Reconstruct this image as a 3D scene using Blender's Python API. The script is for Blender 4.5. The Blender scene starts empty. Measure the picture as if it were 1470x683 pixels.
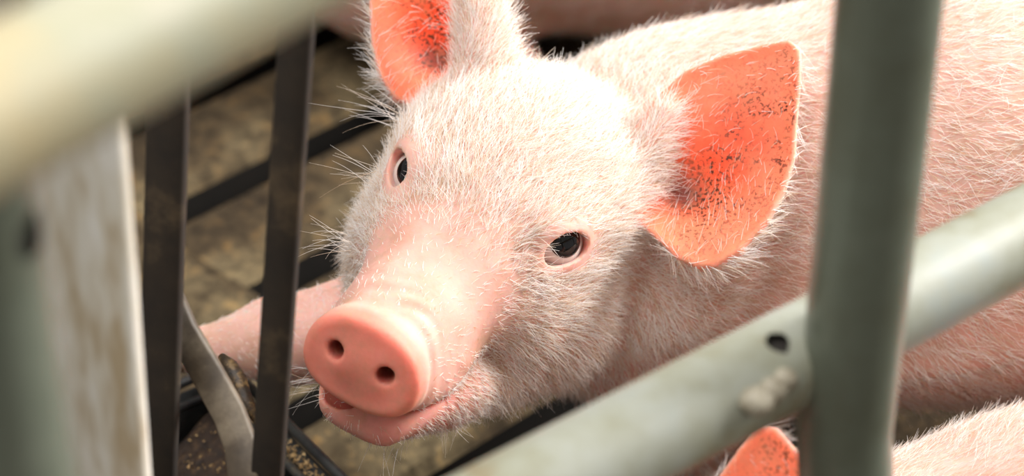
import bpy, math, random
import numpy as np
from mathutils import Vector, Matrix

random.seed(7)
RNG = np.random.default_rng(7)
S = 0.01                       # every length below is in centimetres
SC = bpy.context.scene
COL = SC.collection

# ------------------------------------------------------------------ camera
PITCH = math.radians(36.0)
FPX, CX, CY = 3470.0, 735.0, 341.5
CAM = np.array([0.0, 0.0, 89.5])
AX = np.array([[1, 0, 0],
               [0, math.sin(PITCH), math.cos(PITCH)],
               [0, -math.cos(PITCH), math.sin(PITCH)]])
cd = bpy.data.cameras.new('camera')
cam = bpy.data.objects.new('camera', cd)
COL.objects.link(cam)
cam.location = (0, 0, CAM[2] * S)
cam.rotation_euler = (math.pi / 2 - PITCH, 0, 0)
cd.sensor_width = 36.0
cd.lens = 36.0 * FPX / 1470.0
cd.clip_start = 0.01
cd.dof.use_dof = True
cd.dof.focus_distance = 1.065
cd.dof.aperture_fstop = 6.4
SC.camera = cam

# ------------------------------------------------------------------ light
w = bpy.data.worlds.new('world')
SC.world = w
w.use_nodes = True
w.node_tree.nodes['Background'].inputs[0].default_value = (1.0, 0.975, 0.945, 1)
w.node_tree.nodes['Background'].inputs[1].default_value = 0.42


def area(name, loc, target, size, power, colour):
    d = bpy.data.lights.new(name, 'AREA')
    d.shape = 'RECTANGLE'
    d.size, d.size_y = size
    d.energy = power
    d.color = colour
    o = bpy.data.objects.new(name, d)
    COL.objects.link(o)
    o.location = loc
    o.rotation_euler = (Vector(target) - Vector(loc)).to_track_quat('-Z', 'Y').to_euler()
    return o


area('daylight_opening', (2.25, 1.75, 1.7), (0.05, 0.9, 0.2), (1.4, 1.4), 200, (1.0, 0.98, 0.955))
area('roof_light', (-0.6, 0.6, 2.5), (0.0, 0.85, 0.2), (1.5, 1.5), 66, (1.0, 0.98, 0.96))

SC.view_settings.view_transform = 'Standard'
SC.view_settings.look = 'None'
SC.view_settings.exposure = 0.0
SC.view_settings.gamma = 1.0
SC.view_settings.use_curve_mapping = False
SC.cycles.max_bounces = 10
SC.cycles.sample_clamp_indirect = 6.0


# ------------------------------------------------------------------ helpers
def ray(px, py):
    return np.array([(px - CX) / FPX, (CY - py) / FPX, -1.0]) @ AX


def atd(px, py, depth):
    return CAM + ray(px, py) * depth


def atz(px, py, z):
    d = ray(px, py)
    return CAM + d * ((z - CAM[2]) / d[2])


def tag(o, label=None, cat=None, group=None, kind=None):
    for k, v in (('label', label), ('category', cat), ('group', group), ('kind', kind)):
        if v:
            o[k] = v
    return o


def empty(name, loc=(0, 0, 0)):
    o = bpy.data.objects.new(name, None)
    o.empty_display_size = 0.02
    COL.objects.link(o)
    o.location = [c * S for c in loc]
    return o


def link(name, me, mat=None, parent=None):
    o = bpy.data.objects.new(name, me)
    COL.objects.link(o)
    if mat and not me.materials:
        me.materials.append(mat)
    if parent:
        o.parent = parent
        # geometry is written in world centimetres: cancel the parent's offset
        o.matrix_parent_inverse = Matrix.Translation(parent_loc(parent)).inverted()
    return o


def parent_loc(p):
    return p.location.copy() if p.parent is None else Vector((0, 0, 0))


def mesh(name, verts, faces, smooth=True):
    me = bpy.data.meshes.new(name)
    me.from_pydata((np.asarray(verts, float) * S).tolist(), [], [list(map(int, f)) for f in faces])
    me.update()
    if smooth:
        me.polygons.foreach_set('use_smooth', [True] * len(me.polygons))
    return me


class MB:
    """collects pieces of one mesh, in centimetres"""
    def __init__(self):
        self.v, self.f = [], []

    def add(self, v, f):
        n = len(self.v)
        self.v += [tuple(map(float, q)) for q in v]
        self.f += [[i + n for i in q] for q in f]
        return self

    def tube(self, pts, rads, seg=24, cap=True, squash=None):
        pts = [np.asarray(p, float) for p in pts]
        if np.isscalar(rads):
            rads = [rads] * len(pts)
        t0 = pts[1] - pts[0]
        ref = np.array([0, 0, 1.0]) if abs(t0[2]) < 0.8 * np.linalg.norm(t0) else np.array([1.0, 0, 0])
        a = np.cross(t0, ref)
        v, f = [], []
        for i, p in enumerate(pts):
            t = pts[min(i + 1, len(pts) - 1)] - pts[max(i - 1, 0)]
            t = t / np.linalg.norm(t)
            a = a - t * (a @ t)
            a /= np.linalg.norm(a)
            b = np.cross(t, a)
            for k in range(seg):
                an = 2 * math.pi * k / seg
                v.append(p + rads[i] * (math.cos(an) * a + math.sin(an) * b))
        for i in range(len(pts) - 1):
            for k in range(seg):
                k2 = (k + 1) % seg
                f.append([i * seg + k, i * seg + k2, (i + 1) * seg + k2, (i + 1) * seg + k])
        if cap:
            f.append(list(range(seg))[::-1])
            f.append([(len(pts) - 1) * seg + k for k in range(seg)])
        return self.add(v, f)

    def bar(self, pts, wdir, width, thick, bev=0.08):
        """flat bar along pts, with its wide side along wdir, chamfered corners"""
        pts = [np.asarray(p, float) for p in pts]
        v, f = [], []
        prof = []
        hw, ht = width / 2, thick / 2
        for sx, sy in ((1, 1), (-1, 1), (-1, -1), (1, -1)):
            c = [(sx * hw, sy * (ht - bev)), (sx * (hw - bev), sy * ht)]
            if sx * sy < 0:
                c = c[::-1]
            prof += c
        n = len(prof)
        for i, p in enumerate(pts):
            t = pts[min(i + 1, len(pts) - 1)] - pts[max(i - 1, 0)]
            t = t / np.linalg.norm(t)
            a = np.asarray(wdir, float)
            a = a - t * (a @ t)
            a /= np.linalg.norm(a)
            b = np.cross(t, a)
            for x, y in prof:
                v.append(p + a * x + b * y)
        for i in range(len(pts) - 1):
            for k in range(n):
                k2 = (k + 1) % n
                f.append([i * n + k, i * n + k2, (i + 1) * n + k2, (i + 1) * n + k])
        f.append(list(range(n))[::-1])
        f.append([(len(pts) - 1) * n + k for k in range(n)])
        return self.add(v, f)

    def blob(self, c, r, seg=14, rings=9, jit=0.0):
        c = np.asarray(c, float)
        r = np.asarray(r, float) * np.ones(3)
        v = [c + (0, 0, r[2])]
        for i in range(1, rings):
            th = math.pi * i / rings
            for k in range(seg):
                ph = 2 * math.pi * k / seg
                q = np.array([math.sin(th) * math.cos(ph), math.sin(th) * math.sin(ph), math.cos(th)])
                v.append(c + q * r * (1 + jit * random.uniform(-1, 1)))
        v.append(c - (0, 0, r[2]))
        f = [[0, 1 + k, 1 + (k + 1) % seg] for k in range(seg)]
        for i in range(rings - 2):
            for k in range(seg):
                a0 = 1 + i * seg
                f.append([a0 + k, a0 + seg + k, a0 + seg + (k + 1) % seg, a0 + (k + 1) % seg])
        L = len(v) - 1
        f += [[L, L - seg + (k + 1) % seg, L - seg + k] for k in range(seg)]
        return self.add(v, f)

    def build(self, name, mat, parent=None, smooth=True):
        return link(name, mesh(name, self.v, self.f, smooth), mat, parent)


# ------------------------------------------------------------------ materials
def newmat(name):
    m = bpy.data.materials.new(name)
    m.use_nodes = True
    nt = m.node_tree
    return m, nt, nt.nodes['Principled BSDF']


def N(nt, kind, **kw):
    n = nt.nodes.new(kind)
    for k, v in kw.items():
        if k in n.inputs.keys():
            n.inputs[k].default_value = v
        else:
            setattr(n, k, v)
    return n


def ramp(nt, src, stops):
    r = nt.nodes.new('ShaderNodeValToRGB')
    e = r.color_ramp.elements
    while len(e) < len(stops):
        e.new(0.5)
    for q, (p, c) in zip(e, stops):
        q.position = p
        q.color = c if len(c) == 4 else (*c, 1)
    nt.links.new(src, r.inputs[0])
    return r.outputs[0]


def mix(nt, fac, a, b, mode='MIX'):
    m = nt.nodes.new('ShaderNodeMix')
    m.data_type = 'RGBA'
    m.blend_type = mode
    for s, v in ((m.inputs[0], fac), (m.inputs[6], a), (m.inputs[7], b)):
        if hasattr(v, 'is_output'):
            nt.links.new(v, s)
        elif isinstance(v, (int, float)):
            s.default_value = v
        else:
            s.default_value = (*v, 1) if len(v) == 3 else v
    return m.outputs[2]


def noise(nt, scale, detail=6, rough=0.6, vec=None, stretch=None):
    tc = nt.nodes.new('ShaderNodeTexCoord')
    src = tc.outputs['Object']
    if stretch:
        mp = nt.nodes.new('ShaderNodeMapping')
        mp.inputs['Scale'].default_value = stretch[0]
        mp.inputs['Rotation'].default_value = stretch[1]
        nt.links.new(src, mp.inputs[0])
        src = mp.outputs[0]
    n = N(nt, 'ShaderNodeTexNoise', Scale=scale, Detail=detail, Roughness=rough)
    nt.links.new(src, n.inputs['Vector'])
    return n.outputs['Fac']


def bump(nt, bsdf, src, strength, dist):
    b = N(nt, 'ShaderNodeBump', Strength=strength, Distance=dist)
    nt.links.new(src, b.inputs['Height'])
    nt.links.new(b.outputs[0], bsdf.inputs['Normal'])


def mat_worn(name, stops, scale, rough=0.6, bmp=0.25, bd=0.002, stretch=None, detail=7, metallic=0.0):
    m, nt, b = newmat(name)
    nz = noise(nt, scale, detail, 0.65, stretch=stretch)
    nt.links.new(ramp(nt, nz, stops), b.inputs['Base Color'])
    b.inputs['Roughness'].default_value = rough
    b.inputs['Metallic'].default_value = metallic
    bump(nt, b, nz, bmp, bd)
    return m


M_RAIL = mat_worn('weathered_grey_paint', [(0.3, (0.24, 0.17, 0.08)), (0.42, (0.31, 0.31, 0.23)),
                                           (0.56, (0.37, 0.38, 0.32)), (0.7, (0.34, 0.38, 0.36))], 22, 0.42, 0.15)
M_RAILTOP = mat_worn('weathered_cream_paint', [(0.3, (0.36, 0.19, 0.05)), (0.42, (0.40, 0.33, 0.19)), (0.55, (0.33, 0.325, 0.23)),
                                              (0.72, (0.44, 0.39, 0.31))], 12, 0.45, 0.15)
M_POST = mat_worn('grey_green_paint', [(0.3, (0.10, 0.105, 0.07)), (0.5, (0.145, 0.165, 0.125)),
                                       (0.7, (0.2, 0.22, 0.17))], 9, 0.33, 0.15)
M_WELD = mat_worn('weld_metal', [(0.3, (0.2, 0.16, 0.1)), (0.7, (0.5, 0.46, 0.36))], 60, 0.5, 0.4)
M_HOLE_SHADE = mat_worn('hole_shade_black', [(0.3, (0.012, 0.01, 0.008)), (0.7, (0.03, 0.024, 0.018))], 30, 0.8)  # near-black core colour standing in for the shade inside the pipe holes
M_BAR = mat_worn('rusty_dark_steel', [(0.3, (0.007, 0.004, 0.002)), (0.55, (0.02, 0.0125, 0.006)),
                                      (0.75, (0.09, 0.06, 0.03))], 30, 0.85, 0.3)
M_STRAP = mat_worn('dusty_steel_strap', [(0.3, (0.03, 0.02, 0.012)), (0.5, (0.075, 0.055, 0.035)),
                                         (0.75, (0.2, 0.16, 0.11))], 40, 0.6, 0.3)
M_PANEL = mat_worn('pale_dirty_panel', [(0.36, (0.55, 0.44, 0.29)), (0.5, (0.80, 0.75, 0.64)),
                                        (0.62, (0.92, 0.89, 0.83))], 90, 0.6, 0.1,
                   stretch=((1.0, 1.0, 0.16), (0, math.radians(-42), 0)), detail=3)
M_PIT_SHADE = mat_worn('manure_pit_gap_shade', [(0.3, (0.006, 0.005, 0.004)), (0.7, (0.014, 0.011, 0.008))], 12, 0.6)
M_TROUGH = mat_worn('black_trough_plastic', [(0.35, (0.012, 0.013, 0.014)), (0.58, (0.035, 0.036, 0.034)),
                                             (0.72, (0.1, 0.08, 0.045))], 45, 0.4, 0.3)


M_CRUST = mat_worn('feed_crusted_black', [(0.38, (0.012, 0.01, 0.008)), (0.52, (0.05, 0.03, 0.014)), (0.68, (0.28, 0.17, 0.06))], 110, 0.5, 0.6)


def mat_concrete():
    m, nt, b = newmat('stained_concrete')
    big = noise(nt, 7, 5, 0.6)
    fine = noise(nt, 70, 8, 0.75)
    c = ramp(nt, big, [(0.32, (0.026, 0.017, 0.009)), (0.5, (0.085, 0.061, 0.033)), (0.68, (0.22, 0.175, 0.1))])
    c2 = ramp(nt, fine, [(0.35, (0.2, 0.18, 0.16)), (0.55, (0.85, 0.82, 0.78)), (0.72, (2.3, 1.75, 1.0))])
    out = mix(nt, 1.0, c, c2, 'MULTIPLY')
    nt.links.new(out, b.inputs['Base Color'])
    b.inputs['Roughness'].default_value = 0.9
    b.inputs['Specular IOR Level'].default_value = 0.2
    bump(nt, b, fine, 0.6, 0.004)
    return m


M_CONC = mat_concrete()


def mat_feed():
    m, nt, b = newmat('wet_brown_feed')
    fine = noise(nt, 160, 8, 0.7)
    c = ramp(nt, fine, [(0.35, (0.012, 0.005, 0.002)), (0.55, (0.034, 0.016, 0.006)), (0.7, (0.12, 0.065, 0.025))])
    nt.links.new(c, b.inputs['Base Color'])
    b.inputs['Roughness'].default_value = 0.5
    bump(nt, b, fine, 0.8, 0.003)
    return m


M_FEED = mat_feed()
M_CRUMB = mat_worn('feed_crumbs', [(0.35, (0.3, 0.17, 0.06)), (0.6, (0.5, 0.34, 0.15))], 80, 0.7)


def mat_skin():
    m, nt, b = newmat('piglet_skin')
    at = nt.nodes.new('ShaderNodeAttribute')
    at.attribute_name = 'tint'
    ear = nt.nodes.new('ShaderNodeAttribute')
    ear.attribute_name = 'ear'
    mot = noise(nt, 55, 5, 0.6)
    c = mix(nt, 1.0, at.outputs['Color'], ramp(nt, mot, [(0.3, (0.9, 0.84, 0.82)), (0.65, (1.04, 1.03, 1.03))]), 'MULTIPLY')
    st = N(nt, 'ShaderNodeMath', operation='MULTIPLY')
    nt.links.new(ramp(nt, noise(nt, 34, 6, 0.7), [(0.5, (0, 0, 0)), (0.72, (1, 1, 1))]), st.inputs[0])
    st.inputs[1].default_value = 0.55
    c = mix(nt, st.outputs[0], c, (0.46, 0.27, 0.15))
    # mud specks stuck inside the ears
    sp = noise(nt, 620, 3, 0.6)
    cl = noise(nt, 38, 4, 0.65)
    thr = N(nt, 'ShaderNodeMath', operation='MULTIPLY')
    nt.links.new(ramp(nt, sp, [(0.53, (0, 0, 0)), (0.58, (1, 1, 1))]), thr.inputs[0])
    nt.links.new(ramp(nt, cl, [(0.36, (0, 0, 0)), (0.5, (1, 1, 1))]), thr.inputs[1])
    thr2 = N(nt, 'ShaderNodeMath', operation='MULTIPLY')
    nt.links.new(thr.outputs[0], thr2.inputs[0])
    nt.links.new(ear.outputs['Fac'], thr2.inputs[1])
    c = mix(nt, thr2.outputs[0], c, (0.1, 0.028, 0.012))
    nt.links.new(c, b.inputs['Base Color'])
    b.inputs['Roughness'].default_value = 0.55
    b.inputs['Specular IOR Level'].default_value = 0.22
    b.inputs['Subsurface Weight'].default_value = 1.0
    b.inputs['Subsurface Scale'].default_value = 0.006
    b.inputs['Subsurface Radius'].default_value = (1.0, 0.28, 0.16)
    pore = noise(nt, 260, 4, 0.6)
    bump(nt, b, pore, 0.25, 0.0007)
    return m


M_SKIN = mat_skin()


def mat_simple(name, col, rough, spec=0.5, coat=0.0):
    m, nt, b = newmat(name)
    nz = noise(nt, 90, 3)
    c = mix(nt, nz, tuple(x * 0.85 for x in col), tuple(min(1, x * 1.12) for x in col))
    nt.links.new(c, b.inputs['Base Color'])
    b.inputs['Roughness'].default_value = rough
    b.inputs['Specular IOR Level'].default_value = spec
    b.inputs['Coat Weight'].default_value = coat
    b.inputs['Coat Roughness'].default_value = 0.03
    return m


M_SCLERA = mat_simple('eye_white', (0.72, 0.66, 0.62), 0.12, 0.6, 1.0)
M_IRIS = mat_simple('dark_iris', (0.004, 0.0035, 0.004), 0.06, 0.45, 0.0)
M_TOOTH = mat_simple('tooth', (0.75, 0.6, 0.5), 0.2)
M_HOOF = mat_simple('hoof', (0.2, 0.12, 0.08), 0.5)


def mat_hair():
    m, nt, b = newmat('white_bristle')
    info = nt.nodes.new('ShaderNodeHairInfo')
    c = ramp(nt, info.outputs['Random'], [(0.0, (0.66, 0.48, 0.32)), (0.3, (0.88, 0.80, 0.70)), (0.6, (0.94, 0.915, 0.89)), (1.0, (0.96, 0.95, 0.94))])
    out = nt.nodes['Material Output']
    dif = nt.nodes.new('ShaderNodeBsdfDiffuse')
    tr = nt.nodes.new('ShaderNodeBsdfTranslucent')
    gl = N(nt, 'ShaderNodeBsdfGlossy', Roughness=0.35)
    for n in (dif, tr, gl):
        nt.links.new(c, n.inputs['Color'])
    m1 = N(nt, 'ShaderNodeMixShader', Fac=0.4)
    nt.links.new(dif.outputs[0], m1.inputs[1])
    nt.links.new(tr.outputs[0], m1.inputs[2])
    m2 = N(nt, 'ShaderNodeMixShader', Fac=0.08)
    nt.links.new(m1.outputs[0], m2.inputs[1])
    nt.links.new(gl.outputs[0], m2.inputs[2])
    nt.nodes.remove(b)
    nt.links.new(m2.outputs[0], out.inputs['Surface'])
    return m


M_HAIR = mat_hair()

# ------------------------------------------------------------------ floor
GA = math.radians(43.5)
GD = np.array([math.cos(GA), math.sin(GA), 0])
GN = np.array([-GD[1], GD[0], 0])
floor = link('floor', mesh('floor', [GD * a + GN * b + np.array([0, 0, -32]) for a, b in
                                     ((-120, -140), (260, -140), (260, 330), (-120, 330))], [[0, 1, 2, 3]]), M_PIT_SHADE)
tag(floor, kind='structure')
PITCHW, GAP = 10.35, 2.6
slat_me = {}


def slat_mesh(length, width, key):
    if key not in slat_me:
        mb = MB()
        top = 0.0
        prof = [(-width / 2 + 1.2, -11), (width / 2 - 1.2, -11), (width / 2, -0.7), (width / 2 - 0.6, top),
                (-width / 2 + 0.6, top), (-width / 2, -0.7)]
        v, f = [], []
        for x in (0, length):
            v += [(x, y, z) for y, z in prof]
        n = len(prof)
        for k in range(n):
            f.append([k, (k + 1) % n, n + (k + 1) % n, n + k])
        f += [list(range(n))[::-1], [n + k for k in range(n)]]
        mb.add(v, [q[::-1] for q in f])
        slat_me[key] = mesh('slat', mb.v, mb.f, False)
        slat_me[key].materials.append(M_CONC)
        slat_me[key].materials.append(M_PIT_SHADE)            # shade between the slats put into the colour of their sides
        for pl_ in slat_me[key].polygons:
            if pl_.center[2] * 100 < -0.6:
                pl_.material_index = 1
    return slat_me[key]


def place_flat(o, origin, dx, parent):
    o.parent = parent
    o.location = [c * S for c in origin]
    o.rotation_euler = (0, 0, math.atan2(dx[1], dx[0]))


for i in range(-22, 26):
    n0 = 106.6 + i * PITCHW + PITCHW / 2
    if not -120 < n0 < 320:
        continue
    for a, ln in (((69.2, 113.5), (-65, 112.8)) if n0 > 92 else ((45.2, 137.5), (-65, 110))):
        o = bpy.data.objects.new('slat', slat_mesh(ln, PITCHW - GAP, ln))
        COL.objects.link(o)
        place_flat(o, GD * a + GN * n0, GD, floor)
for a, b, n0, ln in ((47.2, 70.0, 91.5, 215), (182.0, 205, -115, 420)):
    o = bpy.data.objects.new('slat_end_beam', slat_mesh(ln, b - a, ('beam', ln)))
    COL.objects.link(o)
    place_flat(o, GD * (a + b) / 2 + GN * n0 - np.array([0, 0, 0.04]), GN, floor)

wb = MB()
wb.bar([GN * 300 + GD * t - np.array([0, 0, -34]) for t in (-120, 260)], (0, 0, 1), 132, 12, 1.0)
tag(wb.build('wall_back', M_CONC, None, False), kind='structure')

# ------------------------------------------------------------------ gate of tubes
PH = math.radians(37.86)
G = np.array([math.cos(PH), math.sin(PH), 0])
GNORM = np.array([math.sin(PH), -math.cos(PH), 0])      # towards the camera
RA = np.array([5.96, 59.89, 39.22])                     # on the lower rail's axis


def unit0(v):
    return v / np.linalg.norm(v)


def gate_pt(px, py):
    r = ray(px, py)
    return CAM + r * (((RA - CAM) @ GNORM) / (r @ GNORM))


gate = empty('tubular_gate', (12, 64, 0))
tag(gate, 'weathered grey green gate of round steel pipes in front of the piglet', 'gate')
TR = 1.68
pj = gate_pt(1222, 520)
post = [pj + np.array([0, 0, z]) for z in (62, 48, 36, 24, 12, 4, 0, -3)]
base = pj + np.array([0, 0, -3])
for k in range(1, 17):
    t = k / 16
    post.append(base + np.array([14 * t ** 1.5, -1.0 * t, -(base[2] - 0.0) * t]))
MB().tube(post, TR, 32).build('post', M_POST, gate)
lp = gate_pt(-18, 500)
lp = np.array([lp[0], lp[1], 0])
hz_ = gate_pt(15, 285)[2] - 0.2
mb = MB().tube([lp + np.array([0, 0, z]) for z in [0, 20, 40] + list(np.linspace(hz_ - 1.5, hz_ + 1.5, 30)) + [hz_ + 3.5]], TR, 72, cap=False)
vv_ = np.array(mb.v)
hd_ = lp + np.array([0, 0, hz_]) + GNORM * TR * 0.8 + G * TR * 0.6
mb.f = [q for q in mb.f if np.linalg.norm(vv_[q].mean(0) - hd_) > 0.6]
mb.build('post', M_POST, gate)
MB().tube([lp + np.array([0, 0, hz_ - 4]), lp + np.array([0, 0, hz_ + 3.4])], TR * 0.8, 24).build('hole_shade_core', M_HOLE_SHADE, gate)


def rail(c, a, b, name='rail', mat=M_RAIL):
    return MB().tube([c + G * t for t in np.linspace(a, b, 12)], TR, 32).build(name, mat, gate)


ua = atd(132, 82, 50)
ud = unit0(atz(402, -62, ua[2]) - ua)
MB().tube([ua + ud * t for t in np.linspace(-30, 70, 12)], TR * 0.95, 32).build('rail', M_RAILTOP, gate)
lo_c = RA
t_post = (pj - lo_c) @ G
lo_c = atd(1000, 585, 81.2)
lo_r = TR * 1.03
hole_px = ray(1117, 491)                               # drain hole in the rail beside the post
tt_ = np.linspace(70, 90, 4000)
ln_ = CAM + hole_px * tt_[:, None] - lo_c
ds_ = np.linalg.norm(ln_ - (ln_ @ G)[:, None] * G, axis=1)
k_ = int(np.argmax(ds_ < lo_r))
notch = ln_[k_] + lo_c
nt_ = float((notch - lo_c) @ G)
mb = MB().tube([lo_c + G * t for t in [-22, -12, 0] + list(np.linspace(nt_ - 1.5, nt_ + 1.5, 40)) + [nt_ + 4, 30, 75]], lo_r, 96, cap=False)
vv_ = np.array(mb.v)
mb.f = [q for q in mb.f if np.linalg.norm(vv_[q].mean(0) - notch) > 0.42]
mb.build('rail', M_RAIL, gate)
MB().tube([lo_c + G * (nt_ - 4), lo_c + G * (nt_ + 4)], lo_r * 0.8, 24).build('hole_shade_core', M_HOLE_SHADE, gate)
for k, (px, py, dd, r) in enumerate(((1086, 576, 80.0, 0.55), (1108, 560, 80.6, 0.5), (1126, 545, 81.0, 0.45))):
    MB().blob(atd(px, py, dd), (r * 1.1, r, r * 0.9), jit=0.08).build('weld_bead', M_WELD, gate)

# pale panel standing behind the gate
pan = MB()
pc = atd(100, 400, 78)
tilt = np.array([0.035, 0, 1.0])
pc = pc - tilt * pc[2]
pan.bar([np.array([pc[0] - 2.6, pc[1], 0]) + tilt * z for z in (0.0, 20, 40, 62, 72)], (1, 0.1, 0), 9.4, 1.6, 0.25)
o = pan.build('upright_board', M_PANEL)
tag(o, 'pale dirt-streaked upright board at the left behind the corner of the gate', 'board')

# ------------------------------------------------------------------ feeder barrier: dark upright flat bars
bar_root = empty('feed_barrier', (-11, 74, 0))
tag(bar_root, 'rusty dark steel feed barrier with two upright flat bars over the trough', 'barrier')


def line_through(p, q, z0, z1):
    d = (q - p) / (q[2] - p[2])
    return [p + d * (z - p[2]) for z in np.linspace(z0, z1, 6)]


b1a, b1b = atd(242, 140, 92), atd(226, 683, 100)
b2a, b2b = atd(425, 60, 88), atd(384, 683, 97)
l1, l2 = line_through(b1a, b1b, 14.5, 76), line_through(b2a, b2b, 14.5, 76)
WD = np.array([0.86, -0.5, 0.0])
MB().bar(l1, (0.95, -0.3, 0), 1.6, 0.6).build('upright_bar', M_BAR, bar_root)
MB().bar(l2, (0.97, -0.25, 0), 1.25, 0.6).build('upright_bar', M_BAR, bar_root)
for z_, c_ in ((76.0, l1[-1]), (14.5, l1[0])):
    MB().bar([(-34, c_[1], z_), (56, c_[1], z_)] if z_ > 50 else [(-34, c_[1], z_), (l2[0][0] + 1.2, l2[0][1], z_)], (0, 0, 1), 2.4, 1.2).build('cross_bar', M_BAR, bar_root)
for x_ in (-34, 56):
    MB().bar([(x_, l1[0][1], 0), (x_, l1[-1][1], 77)], (1, 0, 0), 3, 3).build('end_post', M_BAR, bar_root)
dg = [atd(232, 405, 99), atd(262, 475, 99), atd(300, 540, 98.6), atd(330, 595, 98), atd(346, 640, 97.6), atd(352, 690, 97), atd(354, 760, 97.5)]
dg.append(np.array([dg[-1][0], dg[-1][1], 14.5]))
MB().bar(dg, (0.9, -0.35, 0.1), 1.35, 0.5).build('strap_bar', M_STRAP, bar_root)['label'] = 'bent dusty strap slanting from the left upright bar'

# ------------------------------------------------------------------ trough
ZT = 12.0
ta, tb = atz(325, 522, ZT), atz(489, 684, ZT)
td = (tb - ta) / np.linalg.norm(tb - ta)
tn = np.array([td[1], -td[0], 0])
if tn[0] > 0:
    tn = -tn                                            # into the trough, away from the piglet
trough = empty('feed_trough', (ta + td * 8 + tn * 8) * np.array([1, 1, 0]))
tag(trough, 'black plastic feed trough with brown feed in front of the piglet', 'trough')
TL0, TL1, TW = 0.0, 24.0, 19.0


def tq(a, b, z):
    return ta + td * a + tn * b + np.array([0, 0, z - ZT])


# body: an open tray with walls
mb = MB()
ring = []
for (i0, z) in ((0.3, 0.0), (0.0, ZT - 0.6), (0.9, ZT - 0.6), (2.2, 2.2)):
    ring.append([tq(TL0 + i0, i0, z), tq(TL1 - i0, i0, z), tq(TL1 - i0, TW - i0, z), tq(TL0 + i0, TW - i0, z)])
v = [p for r in ring for p in r]
f = []
for r in range(3):
    for k in range(4):
        f.append([r * 4 + k, r * 4 + (k + 1) % 4, (r + 1) * 4 + (k + 1) % 4, (r + 1) * 4 + k])
f += [[3, 2, 1, 0], [12, 13, 14, 15]]
mb.add(v, f)
mb.build('tray', M_TROUGH, trough, False)
for nm, (p, q) in {'a': ((TL0, 0), (TL1, 0)), 'b': ((TL1, 0), (TL1, TW)), 'c': ((TL1, TW), (TL0, TW)), 'd': ((TL0, TW), (TL0, 0))}.items():
    P, Q = tq(p[0], p[1], ZT), tq(q[0], q[1], ZT)
    inw = np.cross(np.array([0, 0, 1.0]), (Q - P) / np.linalg.norm(Q - P))
    ctr = tq((TL0 + TL1) / 2, TW / 2, ZT)
    if inw @ (ctr - P) < 0:
        inw = -inw
    m2 = MB()
    m2.tube([P, (P + Q) / 2, Q], 0.27, 10)
    m2.tube([P + inw * 1.5 - (0, 0, .15), (P + Q) / 2 + inw * 1.5 - (0, 0, .15), Q + inw * 1.5 - (0, 0, .15)], 0.24, 10)
    m2.build('rim', M_TROUGH, trough)
# feed lying in the trough
nx, ny = 46, 30
v, f = [], []
for i in range(nx):
    for j in range(ny):
        a = TL0 + 1.9 + (TL1 - TL0 - 3.8) * i / (nx - 1)
        b = 1.9 + (TW - 3.8) * j / (ny - 1)
        z = ZT - 0.95 - 2.6 * min(1, (b - 1.9) / 7) + 0.5 * math.sin(a * 0.55 + 1) * math.cos(b * 0.5) + random.uniform(-0.12, 0.12)
        v.append(tq(a, b, z))
for i in range(nx - 1):
    for j in range(ny - 1):
        f.append([i * ny + j, (i + 1) * ny + j, (i + 1) * ny + j + 1, i * ny + j + 1])
feed = link('feed_heap', mesh('feed_heap', v, f), M_FEED)
tag(feed, 'wet brown feed lying in the black trough', 'feed', kind='stuff')
cr = MB()
for k in range(2000):
    if k < 800:
        a, b = random.uniform(TL0 + 2, TL1 - 2), 1.9 + (TW - 3.9) * random.random() ** 1.6
        z = ZT - 0.95 - 2.6 * min(1, (b - 1.9) / 7) + 0.5 * math.sin(a * 0.55 + 1) * math.cos(b * 0.5) + 0.06
    else:
        a, b = random.uniform(TL0 + .5, TL1 - 1), 0.75 + random.gauss(0, 0.22)
        z = ZT - 0.45 + random.uniform(-0.03, 0.1)
    c = tq(a, b, z)
    s_ = random.uniform(0.04, 0.11)
    q = np.array([[random.uniform(-1, 1) for _ in range(3)] for _ in range(4)]) * s_
    q[0] *= 1.7
    cr.add([c + x for x in q], [[0, 1, 2], [0, 3, 1], [0, 2, 3], [1, 3, 2]])
tag(cr.build('feed_crumbs', M_CRUMB, None, False), 'yellow feed crumbs scattered over the trough rim and brown feed', 'feed', kind='stuff')
# worn lump at the trough's corner
m2 = MB()
lc = [atd(318, 512, 112.5), atd(330, 525, 112), atd(342, 545, 111.6), atd(352, 575, 111.4), atd(372, 605, 111)]
m2.tube(lc, [0.2, 0.36, 0.42, 0.38, 0.22], 12)
m2.build('divider_lip', M_CRUST, trough)

# ------------------------------------------------------------------ implicit piglets
F32 = np.float32


def smin(a, b, k):
    h = np.maximum(k - np.abs(a - b), 0) / k
    return np.minimum(a, b) - h * h * k * 0.25


def smax(a, b, k):
    return -smin(-a, -b, k)


def sd_ell(p, c, r):
    q = p - np.asarray(c, F32)
    r = np.asarray(r, F32)
    k0 = np.sqrt((q * q / (r * r)).sum(1))
    k1 = np.sqrt((q * q / (r ** 4)).sum(1)) + 1e-6
    return np.where(k0 < 0.05, -r.min(), k0 * (k0 - 1) / k1)


def sd_cone(p, a, b, r1, r2):
    a, b = np.asarray(a, F32), np.asarray(b, F32)
    ba = b - a
    t = np.clip(((p - a) @ ba) / (ba @ ba), 0, 1)
    q = p - a - t[:, None] * ba
    return np.sqrt((q * q).sum(1)) - (r1 + (r2 - r1) * t)


def frame(p, o, ax):
    return (p - np.asarray(o, F32)) @ np.asarray(ax, F32).T


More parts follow.
